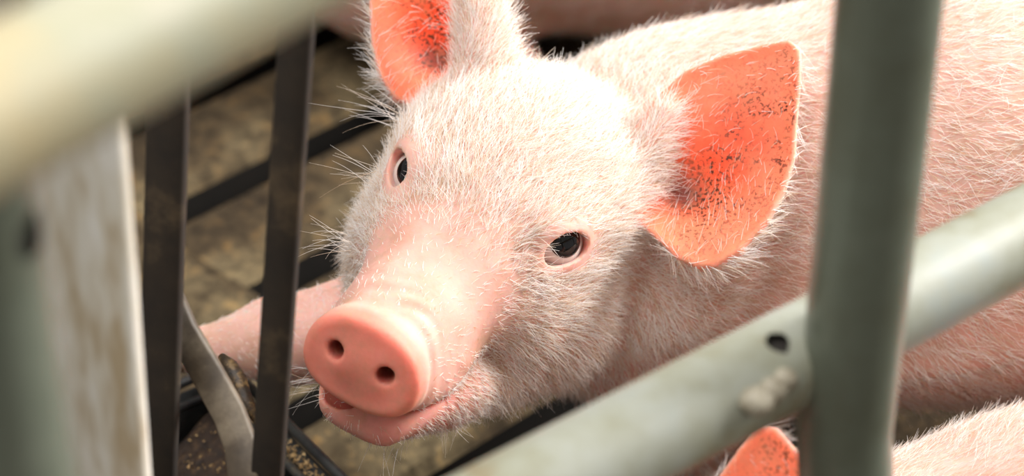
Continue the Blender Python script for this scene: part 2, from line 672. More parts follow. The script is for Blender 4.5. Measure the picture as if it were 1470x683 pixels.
def sd_poly(x, y, poly):
    d = np.full(x.shape, 1e9, F32)
    s = np.ones(x.shape, F32)
    n = len(poly)
    for i in range(n):
        ax, ay = poly[i]
        bx, by = poly[i - 1]
        ex, ey = bx - ax, by - ay
        wx, wy = x - ax, y - ay
        t = np.clip((wx * ex + wy * ey) / (ex * ex + ey * ey), 0, 1)
        d = np.minimum(d, (wx - ex * t) ** 2 + (wy - ey * t) ** 2)
        c1, c2, c3 = y >= ay, y < by, ex * wy > ey * wx
        s = np.where((c1 & c2 & c3) | (~c1 & ~c2 & ~c3), -s, s)
    return s * np.sqrt(d)


# head frame of the main piglet (x: its right, y: snout, z: crown), seen from the camera
RH = np.array([[-0.872, -0.403, 0.279], [0.435, -0.372, 0.82], [-0.227, 0.836, 0.5]])
uu, _s, vv = np.linalg.svd(RH)
RH = uu @ vv
TH = np.array([-1.378, 1.339, -108.26])


class Head:
    def __init__(self, rot, org):
        self.R, self.o = np.asarray(rot, float), np.asarray(org, float)   # world = o + R local

    def w(self, p):
        return self.o + np.asarray(p, float) @ self.R.T

    def l(self, p):
        return (p - self.o.astype(F32)) @ self.R.astype(F32)


H0 = Head(AX.T @ RH, CAM + TH @ AX)


def plane_uv(P0, P1, P2, pix):
    """outline given by sight lines, met with the plane of an ear, in the plane's own (u, v)"""
    u = (P1 - P0) / np.linalg.norm(P1 - P0)
    n = np.cross(u, P2 - P0)
    n /= np.linalg.norm(n)
    if n @ (CAM - P0) < 0:
        n = -n
    v = np.cross(n, u)
    out = []
    for px, py in pix:
        r = ray(px, py)
        q = CAM + r * (((P0 - CAM) @ n) / (r @ n)) - P0
        out.append((q @ u, q @ v))
    return P0, np.array([u, v, n]), out


def ear_def(P0, P1, P2, pix, bowls, lobes):
    o, ax, poly = plane_uv(P0, P1, P2, pix)
    def uv(px, py):
        r = ray(px, py)
        q = CAM + r * (((P0 - CAM) @ ax[2]) / (r @ ax[2])) - P0
        return q @ ax[0], q @ ax[1]
    return dict(o=H0.l(o[None].astype(F32))[0], ax=ax @ H0.R, poly=poly,
                bowls=[(uv(px, py), s, dep) for px, py, s, dep in bowls],
                lobes=[(H0.l(atd(*a[:3])[None].astype(F32))[0], H0.l(atd(*b[:3])[None].astype(F32))[0], a[3], b[3], k) for a, b, k in lobes])


EAR_L = ear_def(atd(952, 290, 110.6), atd(1150, 68, 111.2), atd(1020, 390, 108.8),
                [(915, 190), (945, 140), (985, 103), (1040, 80), (1100, 65), (1135, 60), (1151, 74), (1151, 110), (1145, 170),
                 (1142, 225), (1128, 275), (1104, 322), (1066, 366), (1030, 388), (1005, 389), (975, 376), (950, 350), (905, 310)],
                [(975, 270, 2.0, -1.15), (1060, 200, 3.2, -0.55)],
                [((912, 262, 111.6, 1.1), (958, 160, 111.4, 0.35), 1.0)])
EAR_R = ear_def(atd(640, 110, 114.5), atd(600, -170, 116.0), atd(535, 40, 114.0),
                [(660, 130), (625, 150), (592, 153), (566, 143), (545, 110), (535, 60), (531, 0), (537, -70), (560, -135),
                 (592, -172), (625, -150), (665, -90), (700, -30), (722, 40), (730, 110)],
                [(640, 75, 2.6, -1.7), (610, 0, 3.0, -0.6)],
                [((700, 112, 112.8, 1.55), (680, -80, 113.2, 0.75), 1.2)])


def sd_ear(p, E):
    q = frame(p, E['o'], E['ax'])
    u, v, n = q[:, 0], q[:, 1], q[:, 2]
    w0 = np.zeros_like(u)
    for (bu, bv), s, dep in E['bowls']:
        w0 = w0 + dep * np.exp(-((u - bu) ** 2 + (v - bv) ** 2) / (s * s))
    t = 0.17 + 0.22 * np.exp(-np.maximum(u, 0) / 2.2)
    pd = sd_poly(u, v, E['poly'])
    w0 = w0 + 0.35 * np.exp(-(pd / 0.55) ** 2) * 0.5
    a = (np.abs(n - w0) * 0.85 - t)
    r = 0.16
    ar, pr = a + r, pd + r
    return np.sqrt(np.maximum(ar, 0) ** 2 + np.maximum(pr, 0) ** 2) + np.minimum(np.maximum(ar, pr), 0) - r, n - w0, pd, u


def unit(v):
    v = np.asarray(v, float)
    return v / np.linalg.norm(v)


EYE_R = 1.26


def eye_def(c, e, t):
    c, e = np.array(c, float), unit(e)
    t = unit(np.asarray(t) - e * (e @ np.asarray(t)))       # inner corner (snout side) to outer corner
    b = np.cross(e, t)
    return c, e, t, b if b[2] > 0 else -b


EYES = {1: eye_def((3.22, -0.55, -0.25), (0.36, 0.84, 0.41), (0.7, -0.6, 0.32)),
        -1: eye_def((-3.45, -0.75, -0.25), (-0.55, 0.76, 0.36), (-0.62, -0.72, 0.32))}
MO_C, MO_R = (0, 6.6, -6.25), (2.9, 3.0, 0.3)
MH_C, MH_R = (1.05, 7.95, -6.82), (1.0, 0.62, 0.74)
DISC_C = np.array([0, 9.35, -3.75])
_dn = unit((0, 1, 0.03))
DISC_AX = np.array([[1, 0, 0], _dn, np.cross([1, 0, 0], _dn)])


def head_sdf(p):
    """p in head coordinates"""
    m = p.copy()
    m[:, 0] = np.sqrt(p[:, 0] ** 2 + 0.12)
    x, y, z = p[:, 0], p[:, 1], p[:, 2]
    d = sd_ell(m, (0, -5.2, -0.6), (6.2, 6.8, 4.8))
    d = smin(d, sd_ell(m, (1.4, -1.2, -1.7), (3.1, 4.6, 3.4)), 2.0)
    d = smin(d, sd_cone(m, (0.5, 0.5, -2.7), (0.35, 8.0, -3.75), 3.1, 2.2), 2.2)
    d = smin(d, sd_ell(m, (3.5, -2.8, -4.4), (2.5, 4.4, 3.5)), 1.6)
    d = smin(d, sd_ell(m, (3.6, -4.4, -6.0), (3.2, 3.7, 3.6)), 1.6)
    d = smin(d, sd_ell(m, (1.8, 5.9, -4.9), (1.35, 2.9, 1.35)), 1.3)
    # lower jaw
    j = sd_cone(m, (2.2, -2.0, -6.9), (1.5, 3.0, -7.35), 3.2, 2.05)
    j = smin(j, sd_cone(m, (1.5, 3.0, -7.35), (1.15, 7.6, -7.5), 2.05, 0.95), 0.8)
    j = smin(j, sd_cone(m, (2.6, 3.2, -6.7), (1.75, 7.3, -7.0), 1.2, 0.5), 0.7)
    j = smin(j, sd_cone(m, (0.35, 4.0, -7.4), (0.35, 7.75, -7.5), 1.6, 0.95), 0.5)
    d = smin(d, j, 0.7)
    # brow and lids
    d = smin(d, sd_ell(m, (3.1, -0.8, 0.95), (1.5, 1.9, 0.8)), 1.2)
    for c, e, t, b in EYES.values():
        d = smin(d, np.sqrt(((p - c.astype(F32)) ** 2).sum(1)) - (EYE_R + 0.17), 0.8)
    # folds of skin over the snout
    fold = np.sin(2 * np.pi * (y + 0.12 * x * x * 0.5 + 0.25 * np.sin(x * 1.3 + 1) * 0.5) / (1.05 + 0.1 * np.sin(x))) \
        * np.exp(-((y - 7.3) / 0.95) ** 2) * (0.6 + 0.6 * np.sin(1.1 * x + 1.9 * y + 0.8))
    d = d - 0.048 * fold.astype(F32) * np.clip(z + 6.5, 0, 1)
    # snout disc
    q = frame(p, DISC_C, DISC_AX)
    a_, b_ = 2.78, 2.12
    rx, rz = q[:, 0], q[:, 2] + 0.06 * q[:, 0] ** 2 * 0.35
    k0 = (np.abs(rx / a_) ** 2.3 + np.abs(rz / b_) ** 2.3) ** (1 / 2.3)
    de = (k0 - 1) * b_
    face = q[:, 1] - 0.07 * (k0 * 1.0) ** 2 * 1.6
    dy = np.maximum(face - 0.55, -q[:, 1] - 0.75)
    r = 0.42
    A, B = de + r, dy + r
    dd = np.sqrt(np.maximum(A, 0) ** 2 + np.maximum(B, 0) ** 2) + np.minimum(np.maximum(A, B), 0) - r
    d = smin(d, dd, 0.55)
    # nostrils
    nm = p.copy()
    nm[:, 0] = np.abs(p[:, 0])
    nos = sd_cone(nm, (1.30, 10.4, -3.55), (0.95, 8.6, -3.3), 0.40, 0.3)
    d = smax(d, -nos, 0.25)
    # mouth
    mo = sd_ell(p, MO_C, MO_R)
    mo = smin(mo, sd_ell(p, MH_C, MH_R), 0.3)
    d = smax(d, -mo, 0.3)
    # eye openings
    for c, e, t, b in EYES.values():
        e = frame(p, c + e * 1.0, np.array([t, b, e]))
        op = sd_ell(np.stack([e[:, 0], e[:, 1] + 0.10 * e[:, 0] ** 2, e[:, 2]], 1), (0, 0, 0), (1.22, 0.84, 1.5))
        d = smax(d, -op, 0.16)
    return d


class Pig:
    folds = False

    def __init__(self, head, spheres, legs, ears=(True, True), neck=None):
        self.H, self.sph, self.legs, self.neck, self.ears = head, spheres, legs, neck, ears

    def ears_sdf(self, lp):
        out = []
        for E, use in ((EAR_L, self.ears[0]), (EAR_R, self.ears[1])):
            if use == 'mirror':
                m = lp.copy()
                m[:, 0] *= -1
                out.append((EAR_L, m))
            elif use:
                out.append((E, lp))
        return out

    def sdf(self, p):
        lp = self.H.l(p)
        d = head_sdf(lp)
        b = None
        for (a, ra), (c, rc) in zip(self.sph[:-1], self.sph[1:]):
            s = sd_cone(p, a, c, ra, rc)
            b = s if b is None else smin(b, s, 3.0)
        for chain, k in self.legs:
            l_ = None
            for (a, ra), (c, rc) in zip(chain[:-1], chain[1:]):
                s = sd_cone(p, a, c, ra, rc)
                l_ = s if l_ is None else smin(l_, s, 0.8)
            b = smin(b, l_, k)
        for a, c, ra, rc in self.neck:
            b = smin(b, sd_cone(p, a, c, ra, rc), 3.0)
        if self.folds:
            y, z = lp[:, 1] + 0.28 * lp[:, 2], lp[:, 2]
            b = b + 0.34 * np.cos(y * 2 * np.pi / 2.7).astype(F32) * (sstep(y, -14, -11.5) * sstep(-y, 5.5, 7.5) * sstep(-z, -1.5, 1.5)).astype(F32)
        d = smin(d, b, 0.9)
        for E, q in self.ears_sdf(lp):
            dist = np.abs(frame(q, E['o'], E['ax'])).max(1)
            near = dist < 16
            if near.any():
                ds, n, pd, u = sd_ear(q[near], E)
                for a, c, ra, rc, k in E['lobes']:
                    ds = smin(ds, sd_cone(q[near], a, c, ra, rc), 1.1)
                d[near] = smin(d[near], ds, 0.7)
        return d


def surface_nets(fn, xs, ys, zs, B=8):
    def pad(a):
        n = (-len(a)) % B
        return np.concatenate([a, a[-1] + (a[-1] - a[-2]) * np.arange(1, n + 1)]).astype(F32)
    xs, ys, zs = pad(xs), pad(ys), pad(zs)
    nb = [len(a) // B for a in (xs, ys, zs)]
    cen = [a.reshape(-1, B).mean(1) for a in (xs, ys, zs)]
    ext = [a.reshape(-1, B)[:, -1] - a.reshape(-1, B)[:, 0] for a in (xs, ys, zs)]
    step = [e * B / (B - 1) for e in ext]
    cx, cy, cz = np.meshgrid(*cen, indexing='ij')
    ex, ey, ez = np.meshgrid(*step, indexing='ij')
    P = np.stack([cx.ravel(), cy.ravel(), cz.ravel()], 1).astype(F32)
    dc = fn(P)
    half = 0.5 * np.sqrt(ex ** 2 + ey ** 2 + ez ** 2).ravel()
    act = np.abs(dc) < half * 1.35 + 0.6
    D = np.repeat(np.repeat(np.repeat(dc.reshape(nb), B, 0), B, 1), B, 2).astype(F32)
    idx = np.argwhere(act.reshape(nb))
    off = np.stack(np.meshgrid(*[np.arange(B)] * 3, indexing='ij'), -1).reshape(-1, 3)
    for k in range(0, len(idx), 600):
        g = (idx[k:k + 600, None, :] * B + off[None]).reshape(-1, 3)
        p = np.stack([xs[g[:, 0]], ys[g[:, 1]], zs[g[:, 2]]], 1)
        D[g[:, 0], g[:, 1], g[:, 2]] = fn(p)
    ins = D < 0
    c8 = [(i, j, k) for i in (0, 1) for j in (0, 1) for k in (0, 1)]
    nx_, ny_, nz_ = D.shape
    cnt = np.zeros((nx_ - 1, ny_ - 1, nz_ - 1), np.int8)
    for i, j, k in c8:
        cnt += ins[i:nx_ - 1 + i, j:ny_ - 1 + j, k:nz_ - 1 + k]
    cells = np.argwhere((cnt > 0) & (cnt < 8))
    cid = np.full(cnt.shape, -1, np.int32)
    cid[cells[:, 0], cells[:, 1], cells[:, 2]] = np.arange(len(cells))
    acc = np.zeros((len(cells), 3))
    num = np.zeros(len(cells))
    def corner(o):
        g = cells + np.array(o)
        return g, D[g[:, 0], g[:, 1], g[:, 2]]
    for a in c8:
        for ax in range(3):
            if a[ax]:
                continue
            b = list(a)
            b[ax] = 1
            ga, da = corner(a)
            gb, db = corner(b)
            cr_ = (da < 0) != (db < 0)
            t = np.where(cr_, da / np.where(cr_, da - db, 1), 0)
            pa = np.stack([xs[ga[:, 0]], ys[ga[:, 1]], zs[ga[:, 2]]], 1)
            pb = np.stack([xs[gb[:, 0]], ys[gb[:, 1]], zs[gb[:, 2]]], 1)
            acc += (pa + (pb - pa) * t[:, None]) * cr_[:, None]
            num += cr_
    V = acc / num[:, None]
    F = []
    for ax in range(3):
        o = [0, 0, 0]
        o[ax] = 1
        a = ins
        sl0 = [slice(1, None)] * 3
        sl0 = [slice(1, s - 1) for s in D.shape]
        sl1 = list(sl0)
        sl0[ax] = slice(0, D.shape[ax] - 1)
        sl1[ax] = slice(1, D.shape[ax])
        x0, x1 = ins[tuple(sl0)], ins[tuple(sl1)]
        e = np.argwhere(x0 != x1)
        base_ = e + np.array([0 if i == ax else 1 for i in range(3)])
        flip = x0[e[:, 0], e[:, 1], e[:, 2]]
        b1, b2 = (ax + 1) % 3, (ax + 2) % 3
        q = []
        for s1, s2 in ((-1, -1), (0, -1), (0, 0), (-1, 0)):
            g = base_.copy()
            g[:, b1] += s1
            g[:, b2] += s2
            q.append(cid[g[:, 0], g[:, 1], g[:, 2]])
        q = np.stack(q, 1)
        q = np.where(flip[:, None], q, q[:, ::-1])
        F.append(q)
    F = np.concatenate(F)
    F = F[(F >= 0).all(1)]
    return V, F


def axis(lo, a, b, hi, fine, coarse):
    def grade(start, end):
        out, x, h = [], start, fine
        sgn = 1 if end > start else -1
        while (end - x) * sgn > 0:
            h = min(h * 1.08, coarse)
            x += sgn * h
            out.append(x)
        return out
    mid = list(np.arange(a, b, fine))
    return np.array(grade(a, lo)[::-1] + mid + grade(mid[-1], hi))


def sstep(x, a, b):
    t = np.clip((x - a) / (b - a), 0, 1)
    return t * t * (3 - 2 * t)


def lerp(c, k, mask):
    return c + (np.asarray(k) - c) * mask[:, None]


def paint(pig, V):
    """colour of the skin, ear glow and hollow shade painted in, and the inner-ear mask"""
    q = pig.H.l(V.astype(F32))
    x, y, z = q[:, 0], q[:, 1], q[:, 2]
    ax_ = np.abs(x)
    c = np.tile(np.array([0.72, 0.46, 0.385]), (len(V), 1))
    inhead = np.exp(-np.maximum(np.sqrt((q * q).sum(1)) - 12, 0) ** 2 / 8)
    # bare pink muzzle
    c = lerp(c, (0.76, 0.42, 0.345), sstep(y, 1.5, 5.0) * inhead * 0.9)
    c = lerp(c, (0.84, 0.50, 0.44), sstep(-z, 4.5, 8.0) * inhead * 0.5)
    # lips
    c = lerp(c, (0.80, 0.36, 0.31), sstep(y, 3.5, 5.5) * sstep(-z, 5.2, 6.0) * sstep(z, -9.2, -8.2) * inhead * 0.85)
    dq = frame(q, DISC_C, DISC_AX)
    k0 = np.sqrt((dq[:, 0] / 2.9) ** 2 + (dq[:, 2] / 2.25) ** 2)
    c = lerp(c, (0.83, 0.30, 0.225), sstep(dq[:, 1], -0.45, 0.15) * sstep(-k0, -1.15, -1.0) * inhead)
    nm = np.stack([ax_, y, z], 1)
    nos = sd_cone(nm.astype(F32), (1.30, 10.4, -3.55), (0.95, 8.6, -3.3), 0.40, 0.3)
    c = lerp(c, (0.30, 0.05, 0.035), sstep(-nos, -0.09, 0.02) * inhead)
    mo = smin(sd_ell(q.astype(F32), MO_C, MO_R), sd_ell(q.astype(F32), MH_C, MH_R), 0.3)
    c = lerp(c, (0.50, 0.10, 0.08), sstep(-mo, -0.12, 0.0) * inhead)
    ed = np.minimum(*[np.sqrt(((q - E[0]) ** 2).sum(1)) for E in EYES.values()])
    c = lerp(c, (0.80, 0.46, 0.40), sstep(-ed, -2.4, -1.5) * 0.7 * inhead)
    if pig.folds:                                   # dried dirt at the corner of the eye
        for px, py, r_, k_ in ((745, 357, 0.22, 0.9), (772, 398, 0.7, 0.6), (815, 400, 0.5, 0.4), (700, 505, 0.6, 0.5), (665, 530, 0.35, 0.5)):
            lq = H0.l(np.stack([atd(px, py, D_) for D_ in np.linspace(100, 114, 60)]).astype(F32))
            dm = np.min(np.stack([np.sqrt(((q - a_) ** 2).sum(1)) for a_ in lq]), 0)
            c = lerp(c, (0.30, 0.12, 0.06), np.exp(-(dm / r_) ** 2) * k_)
    ear = np.zeros(len(V))
    deep_glow = np.zeros(len(V))
    canal = np.zeros(len(V))
    speck = np.zeros(len(V))
    for E, qq in pig.ears_sdf(q.astype(F32)):
        near = np.abs(frame(qq, E['o'], E['ax'])).max(1) < 16
        if not near.any():
            continue
        ds, n, pd, u = sd_ear(qq[near], E)
        inner = sstep(n, -0.02, 0.12) * sstep(-pd, -0.1, 0.25) * sstep(-np.abs(ds), -0.45, -0.12)
        lob = np.full(len(inner), 9.0)
        for a, b_, ra, rc, k in E['lobes']:
            lob = np.minimum(lob, sd_cone(qq[near], a, b_, ra, rc))
        inner = inner * sstep(lob, 0.03, 0.35)
        onear = sstep(-pd, -0.4, 0.4) * sstep(-np.abs(n), -1.2, -0.6)
        ear[near] = np.maximum(ear[near], inner)
        (bu, bv), (cu, cv) = E['bowls'][0][0], E['bowls'][1][0]
        vq = frame(qq[near], E['o'], E['ax'])[:, 1]
        deep_glow[near] = np.maximum(deep_glow[near], inner * np.exp(-((u - cu * 0.75) / 3.0) ** 2 - ((vq - cv) / 2.3) ** 2))
        speck[near] = np.maximum(speck[near], inner * np.exp(-((u - cu) / 5.0) ** 2 - ((vq - cv + 0.8) / 1.9) ** 2))
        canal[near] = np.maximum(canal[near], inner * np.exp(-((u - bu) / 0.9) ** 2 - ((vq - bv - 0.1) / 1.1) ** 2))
        c[near] = lerp(c[near], (0.86, 0.44, 0.36), onear * 0.8)
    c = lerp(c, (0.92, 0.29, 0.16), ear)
    c = lerp(c, (0.90, 0.10, 0.03), deep_glow)  # light glowing through the ear, painted as a redder middle
    c = lerp(c, (0.16, 0.03, 0.02), canal * 0.9)  # canal darkened: dirt together with the hollow's shade, put into the colour
    return c, ear, ear * (0.15 + 0.85 * np.clip(speck * 1.6, 0, 1)), q


def build_piglet(name, pig, axes, loc):
    root = empty(name, loc)
    V, F = surface_nets(pig.sdf, *axes)
    me = bpy.data.meshes.new('body')
    me.vertices.add(len(V))
    me.vertices.foreach_set('co', (V * S).astype(F32).ravel())
    me.loops.add(len(F) * 4)
    me.loops.foreach_set('vertex_index', F.astype(np.int32).ravel())
    me.polygons.add(len(F))
    me.polygons.foreach_set('loop_start', np.arange(0, len(F) * 4, 4, dtype=np.int32))
    me.update(calc_edges=True)
    me.polygons.foreach_set('use_smooth', np.ones(len(F), bool))
    c, ear, specks, q = paint(pig, V)
    at = me.attributes.new('tint', 'FLOAT_COLOR', 'POINT')
    at.data.foreach_set('color', np.concatenate([c, np.ones((len(c), 1))], 1).astype(F32).ravel())
    at = me.attributes.new('ear', 'FLOAT', 'POINT')
    at.data.foreach_set('value', specks.astype(F32))
    body = link('body', me, M_SKIN, root)
    nrm = np.zeros((len(V), 3), F32).ravel()
    me.vertices.foreach_get('normal', nrm)
    return root, body, V, F, nrm.reshape(-1, 3), ear, q


def strands(name, P, D, length, rad, parent, npts=4, droop=0.25, curl=0.1, group=None):
    """P root points, D unit directions, length per strand (cm): a hair curves object"""
    n = len(P)
    t = np.linspace(0, 1, npts)
    side = RNG.normal(size=(n, 3)) * curl
    pts = (P[:, None, :] + D[:, None, :] * (length[:, None, None] * t[None, :, None])
           + side[:, None, :] * (length[:, None, None] * (t ** 2)[None, :, None])
           - np.array([0, 0, 1.0])[None, None] * (droop * length[:, None, None] * (t ** 2)[None, :, None]))
    hc = bpy.data.hair_curves.new(name)
    hc.add_curves([npts] * n)
    hc.points.foreach_set('position', (pts * S).astype(F32).ravel())
    r = (rad[:, None] * (1 - 0.75 * t)[None]).astype(F32) * S
    hc.points.foreach_set('radius', r.ravel())
    o = bpy.data.objects.new(name, hc)
    COL.objects.link(o)
    hc.materials.append(M_HAIR)
    o.parent = parent
    o.matrix_parent_inverse = Matrix.Translation(parent_loc(parent)).inverted()
    o['kind'] = 'stuff'
    return o


def noise3(p, scale, seed=0):
    """cheap smooth pseudo noise"""
    r = np.random.default_rng(seed)
    out = np.zeros(len(p))
    for k in range(5):
        d = r.normal(size=3)
        out += np.sin(p @ d * scale + r.uniform(0, 6.28))
    return out / 5


def coat(pig, root, V, F, nrm, ear, q, count, view_bias=True, flow_body=(1, 0, -0.35), lscale=1.0, rad=0.0145):
    tri = np.concatenate([F[:, [0, 1, 2]], F[:, [0, 2, 3]]])
    A = V[tri]
    ar = 0.5 * np.linalg.norm(np.cross(A[:, 1] - A[:, 0], A[:, 2] - A[:, 0]), axis=1)
    fn = nrm[tri].mean(1)
    qc = q[tri].mean(1)
    ec = ear[tri].mean(1)
    cen = A.mean(1)
    dens = np.ones(len(tri))
    paw = ((cen[:, 0] < -4) & (cen[:, 2] < 20) & (np.sqrt((qc ** 2).sum(1)) > 11)).astype(float)
    head = np.exp(-np.maximum(np.sqrt((qc ** 2).sum(1)) - 11.5, 0) ** 2 / 6)
    bare = sstep(qc[:, 1] + 0.35 * qc[:, 2] * (qc[:, 2] < -5) + 1.0 * (qc[:, 2] > -4), 2.8, 5.2) * head
    disc = sstep(qc[:, 1], 8.0, 8.7) * sstep(qc[:, 2], -6.2, -5.8) * head
    dens *= (1 - 0.9 * bare) * (1 - disc) * (1 - 0.93 * ec)
    for c, e, t, b in EYES.values():
        e = frame(qc, c + e, np.array([t, b, e]))
        lid = sstep(-np.sqrt((e[:, 0] / 1.45) ** 2 + (e[:, 1] / 1.15) ** 2), -1.3, -1.0) * (np.abs(e[:, 2]) < 1.6)
        dens *= 1 - lid
    mo = sd_ell(qc.astype(F32), MO_C, (2.9, 3.6, 0.7))
    dens *= sstep(mo, 0.0, 0.3)
    if view_bias:
        vd = CAM - cen
        vd /= np.linalg.norm(vd, axis=1)[:, None]
        facing = (fn * vd).sum(1)
        dens *= np.where(facing > -0.25, 1.0, 0.15)
        pxx = (cen - CAM) @ AX.T
        sx = CX + FPX * pxx[:, 0] / -pxx[:, 2]
        dens *= np.where(sx < 1560, 1.0, 0.25)
        dens *= 0.35 + 0.65 * head
        dens *= 1 - 0.7 * paw
    pr = ar * dens
    pick = RNG.choice(len(tri), count, p=pr / pr.sum())
    uvw = RNG.dirichlet((1, 1, 1), count)
    P = (A[pick] * uvw[:, :, None]).sum(1)
    n = fn[pick]
    n /= np.linalg.norm(n, axis=1)[:, None] + 1e-9
    ql = qc[pick]
    hd = head[pick]
    # the lie of the coat, in head coordinates then on the body
    fl = np.stack([np.sign(ql[:, 0]) * (0.12 + 0.25 * sstep(np.abs(ql[:, 0]), 3, 6)), -np.ones(count),
                   -0.9 * sstep(-ql[:, 2], 1.5, 6) + 0.35 * sstep(ql[:, 2], -1, 2)], 1)
    flow = fl @ pig.H.R.T * hd[:, None] + np.asarray(flow_body) * (1 - hd[:, None])
    for sd in range(3):
        flow[:, sd] += 0.45 * noise3(P, 0.8, sd) + 0.3 * noise3(P, 2.1, sd + 9)
    flow += RNG.normal(size=(count, 3)) * 0.32
    tang = flow - n * (flow * n).sum(1)[:, None]
    tang /= np.linalg.norm(tang, axis=1)[:, None] + 1e-9
    lift = np.clip(RNG.normal(0.26, 0.14, count), 0.06, 0.9)
    lift = np.where(ec[pick] > 0.3, 0.9, lift)
    D = tang + n * lift[:, None]
    D /= np.linalg.norm(D, axis=1)[:, None]
    ln = RNG.uniform(0.6, 1.35, count) * lscale * (1 + 0.3 * sstep(ql[:, 2], -1.5, 2.5) * hd)
    ln *= 1 - 0.55 * sstep(ql[:, 1], 1.0, 4.5) * hd
    ln *= 1 - 0.3 * bare[pick]
    ln *= 1 - 0.6 * paw[pick]
    ln *= 1 - 0.45 * (ec[pick] > 0.3)
    return strands('coat_hair', P, D, ln, np.full(count, rad) * RNG.uniform(0.7, 1.2, count), root, droop=0.12, curl=0.14)


def eye_parts(pig, root, side, gaze):
    H = pig.H
    c = H.w(EYES[side][0] + EYES[side][1] * 0.2)
    e = unit(gaze)
    mb = MB()
    seg, rings = 32, 20
    mb.blob(c, EYE_R, seg, rings)
    eye = mb.build('eye', M_SCLERA, root)
    a = unit(np.cross(e, (0, 0, 1)))
    b = np.cross(a, e)
    v, f = [c + e * (EYE_R + 0.10)], []
    rr = 8
    mx = 0.66                                   # angular radius of the dark iris
    for i in range(1, rr + 1):
        th = mx * i / rr
        rad = EYE_R + 0.10 * math.sqrt(max(0, 1 - (i / rr) ** 2)) + 0.006
        for k in range(seg):
            an = 2 * math.pi * k / seg
            v.append(c + rad * (math.cos(th) * e + math.sin(th) * (math.cos(an) * a + math.sin(an) * b)))
    f += [[0, 1 + k, 1 + (k + 1) % seg] for k in range(seg)]
    for i in range(rr - 1):
        for k in range(seg):
            s0 = 1 + i * seg
            f.append([s0 + k, s0 + seg + k, s0 + seg + (k + 1) % seg, s0 + (k + 1) % seg])
    ir = MB().add(v, f).build('iris', M_IRIS, eye)
    ir['label'] = 'glossy black iris'
    return eye


def lashes(pig, root, side):
    P, D, L = [], [], []
    H = pig.H
    c, e, t, b = EYES[side]
    for k in range(20):
        s = random.uniform(-0.5, 0.98)
        loc = c + e * (1.0 + 0.5 * math.sqrt(1 - s * s * 0.8)) + t * s + b * (0.86 * math.sqrt(max(0, 1 - s * s)) + 0.06)
        P.append(H.w(loc))
        D.append(unit(e * 0.9 + b * random.uniform(-0.55, 0.15) + t * (s * 0.5 + random.uniform(-.15, .15))) @ H.R.T)
        L.append(random.uniform(0.4, 0.8))
    return strands('eyelashes', np.array(P), np.array(D), np.array(L), np.full(len(P), 0.010), root, droop=0.15, curl=0.05)


def leg(hip, knee, wrist, foot, r=(3.6, 2.3, 1.5, 1.35)):
    return [(np.asarray(p, float), q) for p, q in zip((hip, knee, wrist, foot), r)]


# ---- the piglet that looks up through the gate
HW = H0.w
shoulder, mid, far = atd(1010, 318, 121.5), atd(1400, 262, 121.0), atd(1800, 222, 121.5)
rump = far + (mid - far) * -0.55
sph = [(shoulder, 9.7), (mid, 10.3), (far, 10.4), (rump, 9.0)]
fx, fy = shoulder[0], shoulder[1]
legs = [
    (leg((fx + 2, fy - 4, 17), (fx + 1, fy - 4.5, 10), (fx + 0.5, fy - 5, 4.5), (fx - 0.3, fy - 5.4, 1.4)), 2.5),
    (leg((fx - 3, fy + 3.5, 18), atd(520, 470, 119.5), atd(400, 490, 119.5), atd(268, 505, 119.5), (3.4, 2.5, 1.9, 1.05)), 2.0),
    (leg((far[0] + 5, far[1] - 4.5, 19), (far[0] + 3.5, far[1] - 5.5, 13), (far[0] + 8, far[1] - 5.5, 7.5), (far[0] + 6.8, far[1] - 5.5, 1.4), (4.6, 2.8, 1.5, 1.35)), 2.5),
    (leg((far[0] + 5, far[1] + 4.5, 19), (far[0] + 3.5, far[1] + 5.5, 13), (far[0] + 8, far[1] + 5.5, 7.5), (far[0] + 6.8, far[1] + 5.5, 1.4), (4.6, 2.8, 1.5, 1.35)), 2.5),
]
neck = [(HW((0.4, -8.6, -3.2)), shoulder + np.array([0, 1.0, 0]), 4.9, 8.4), (HW((0, -5.0, -6.3)), shoulder + np.array([-1.5, -2.0, -3.0]), 3.0, 5.5)]
pig1 = Pig(H0, sph, legs, (True, True), neck)
pig1.folds = True
axes = (axis(-22, -11.5, 14.5, rump[0] + 11, 0.125, 0.6), axis(70, 76, 101, 114, 0.125, 0.6), axis(-0.5, 16, 39, 42, 0.125, 0.6))
root, body, V, F, nrm, ear, q = build_piglet('piglet', pig1, axes, (fx, fy, 0))
tag(root, 'white piglet with orange-lit ears looking up between the gate pipes', 'piglet', 'piglets in the pen')
body['label'] = 'pink skin under white bristles'
coat(pig1, root, V, F, nrm, ear, q, 70000)
for s in (1, -1):
    c = HW(EYES[s][0])
    eye_parts(pig1, root, s, unit(unit(CAM - c) * 0.6 + EYES[s][1] @ H0.R.T * 0.5 + np.array([-0.12 if s > 0 else 0.42, 0, 0.18])))
    lashes(pig1, root, s)
MB().blob(HW((0.7, 7.75, -7.0)), (0.16, 0.16, 0.26), 10, 7).build('tooth', M_TOOTH, root)
# whiskers about the brow, the far cheek and the chin
P, D, L = [], [], []


def whisk(px, py, dep, dx, dy, dz, n, spread, l0, l1):
    for _ in range(n):
        P.append(atd(px + random.gauss(0, spread), py + random.gauss(0, spread), dep))
        D.append(unit(np.array([dx, dy, dz]) + np.array([random.gauss(0, .25) for _ in range(3)])))
        L.append(random.uniform(l0, l1))


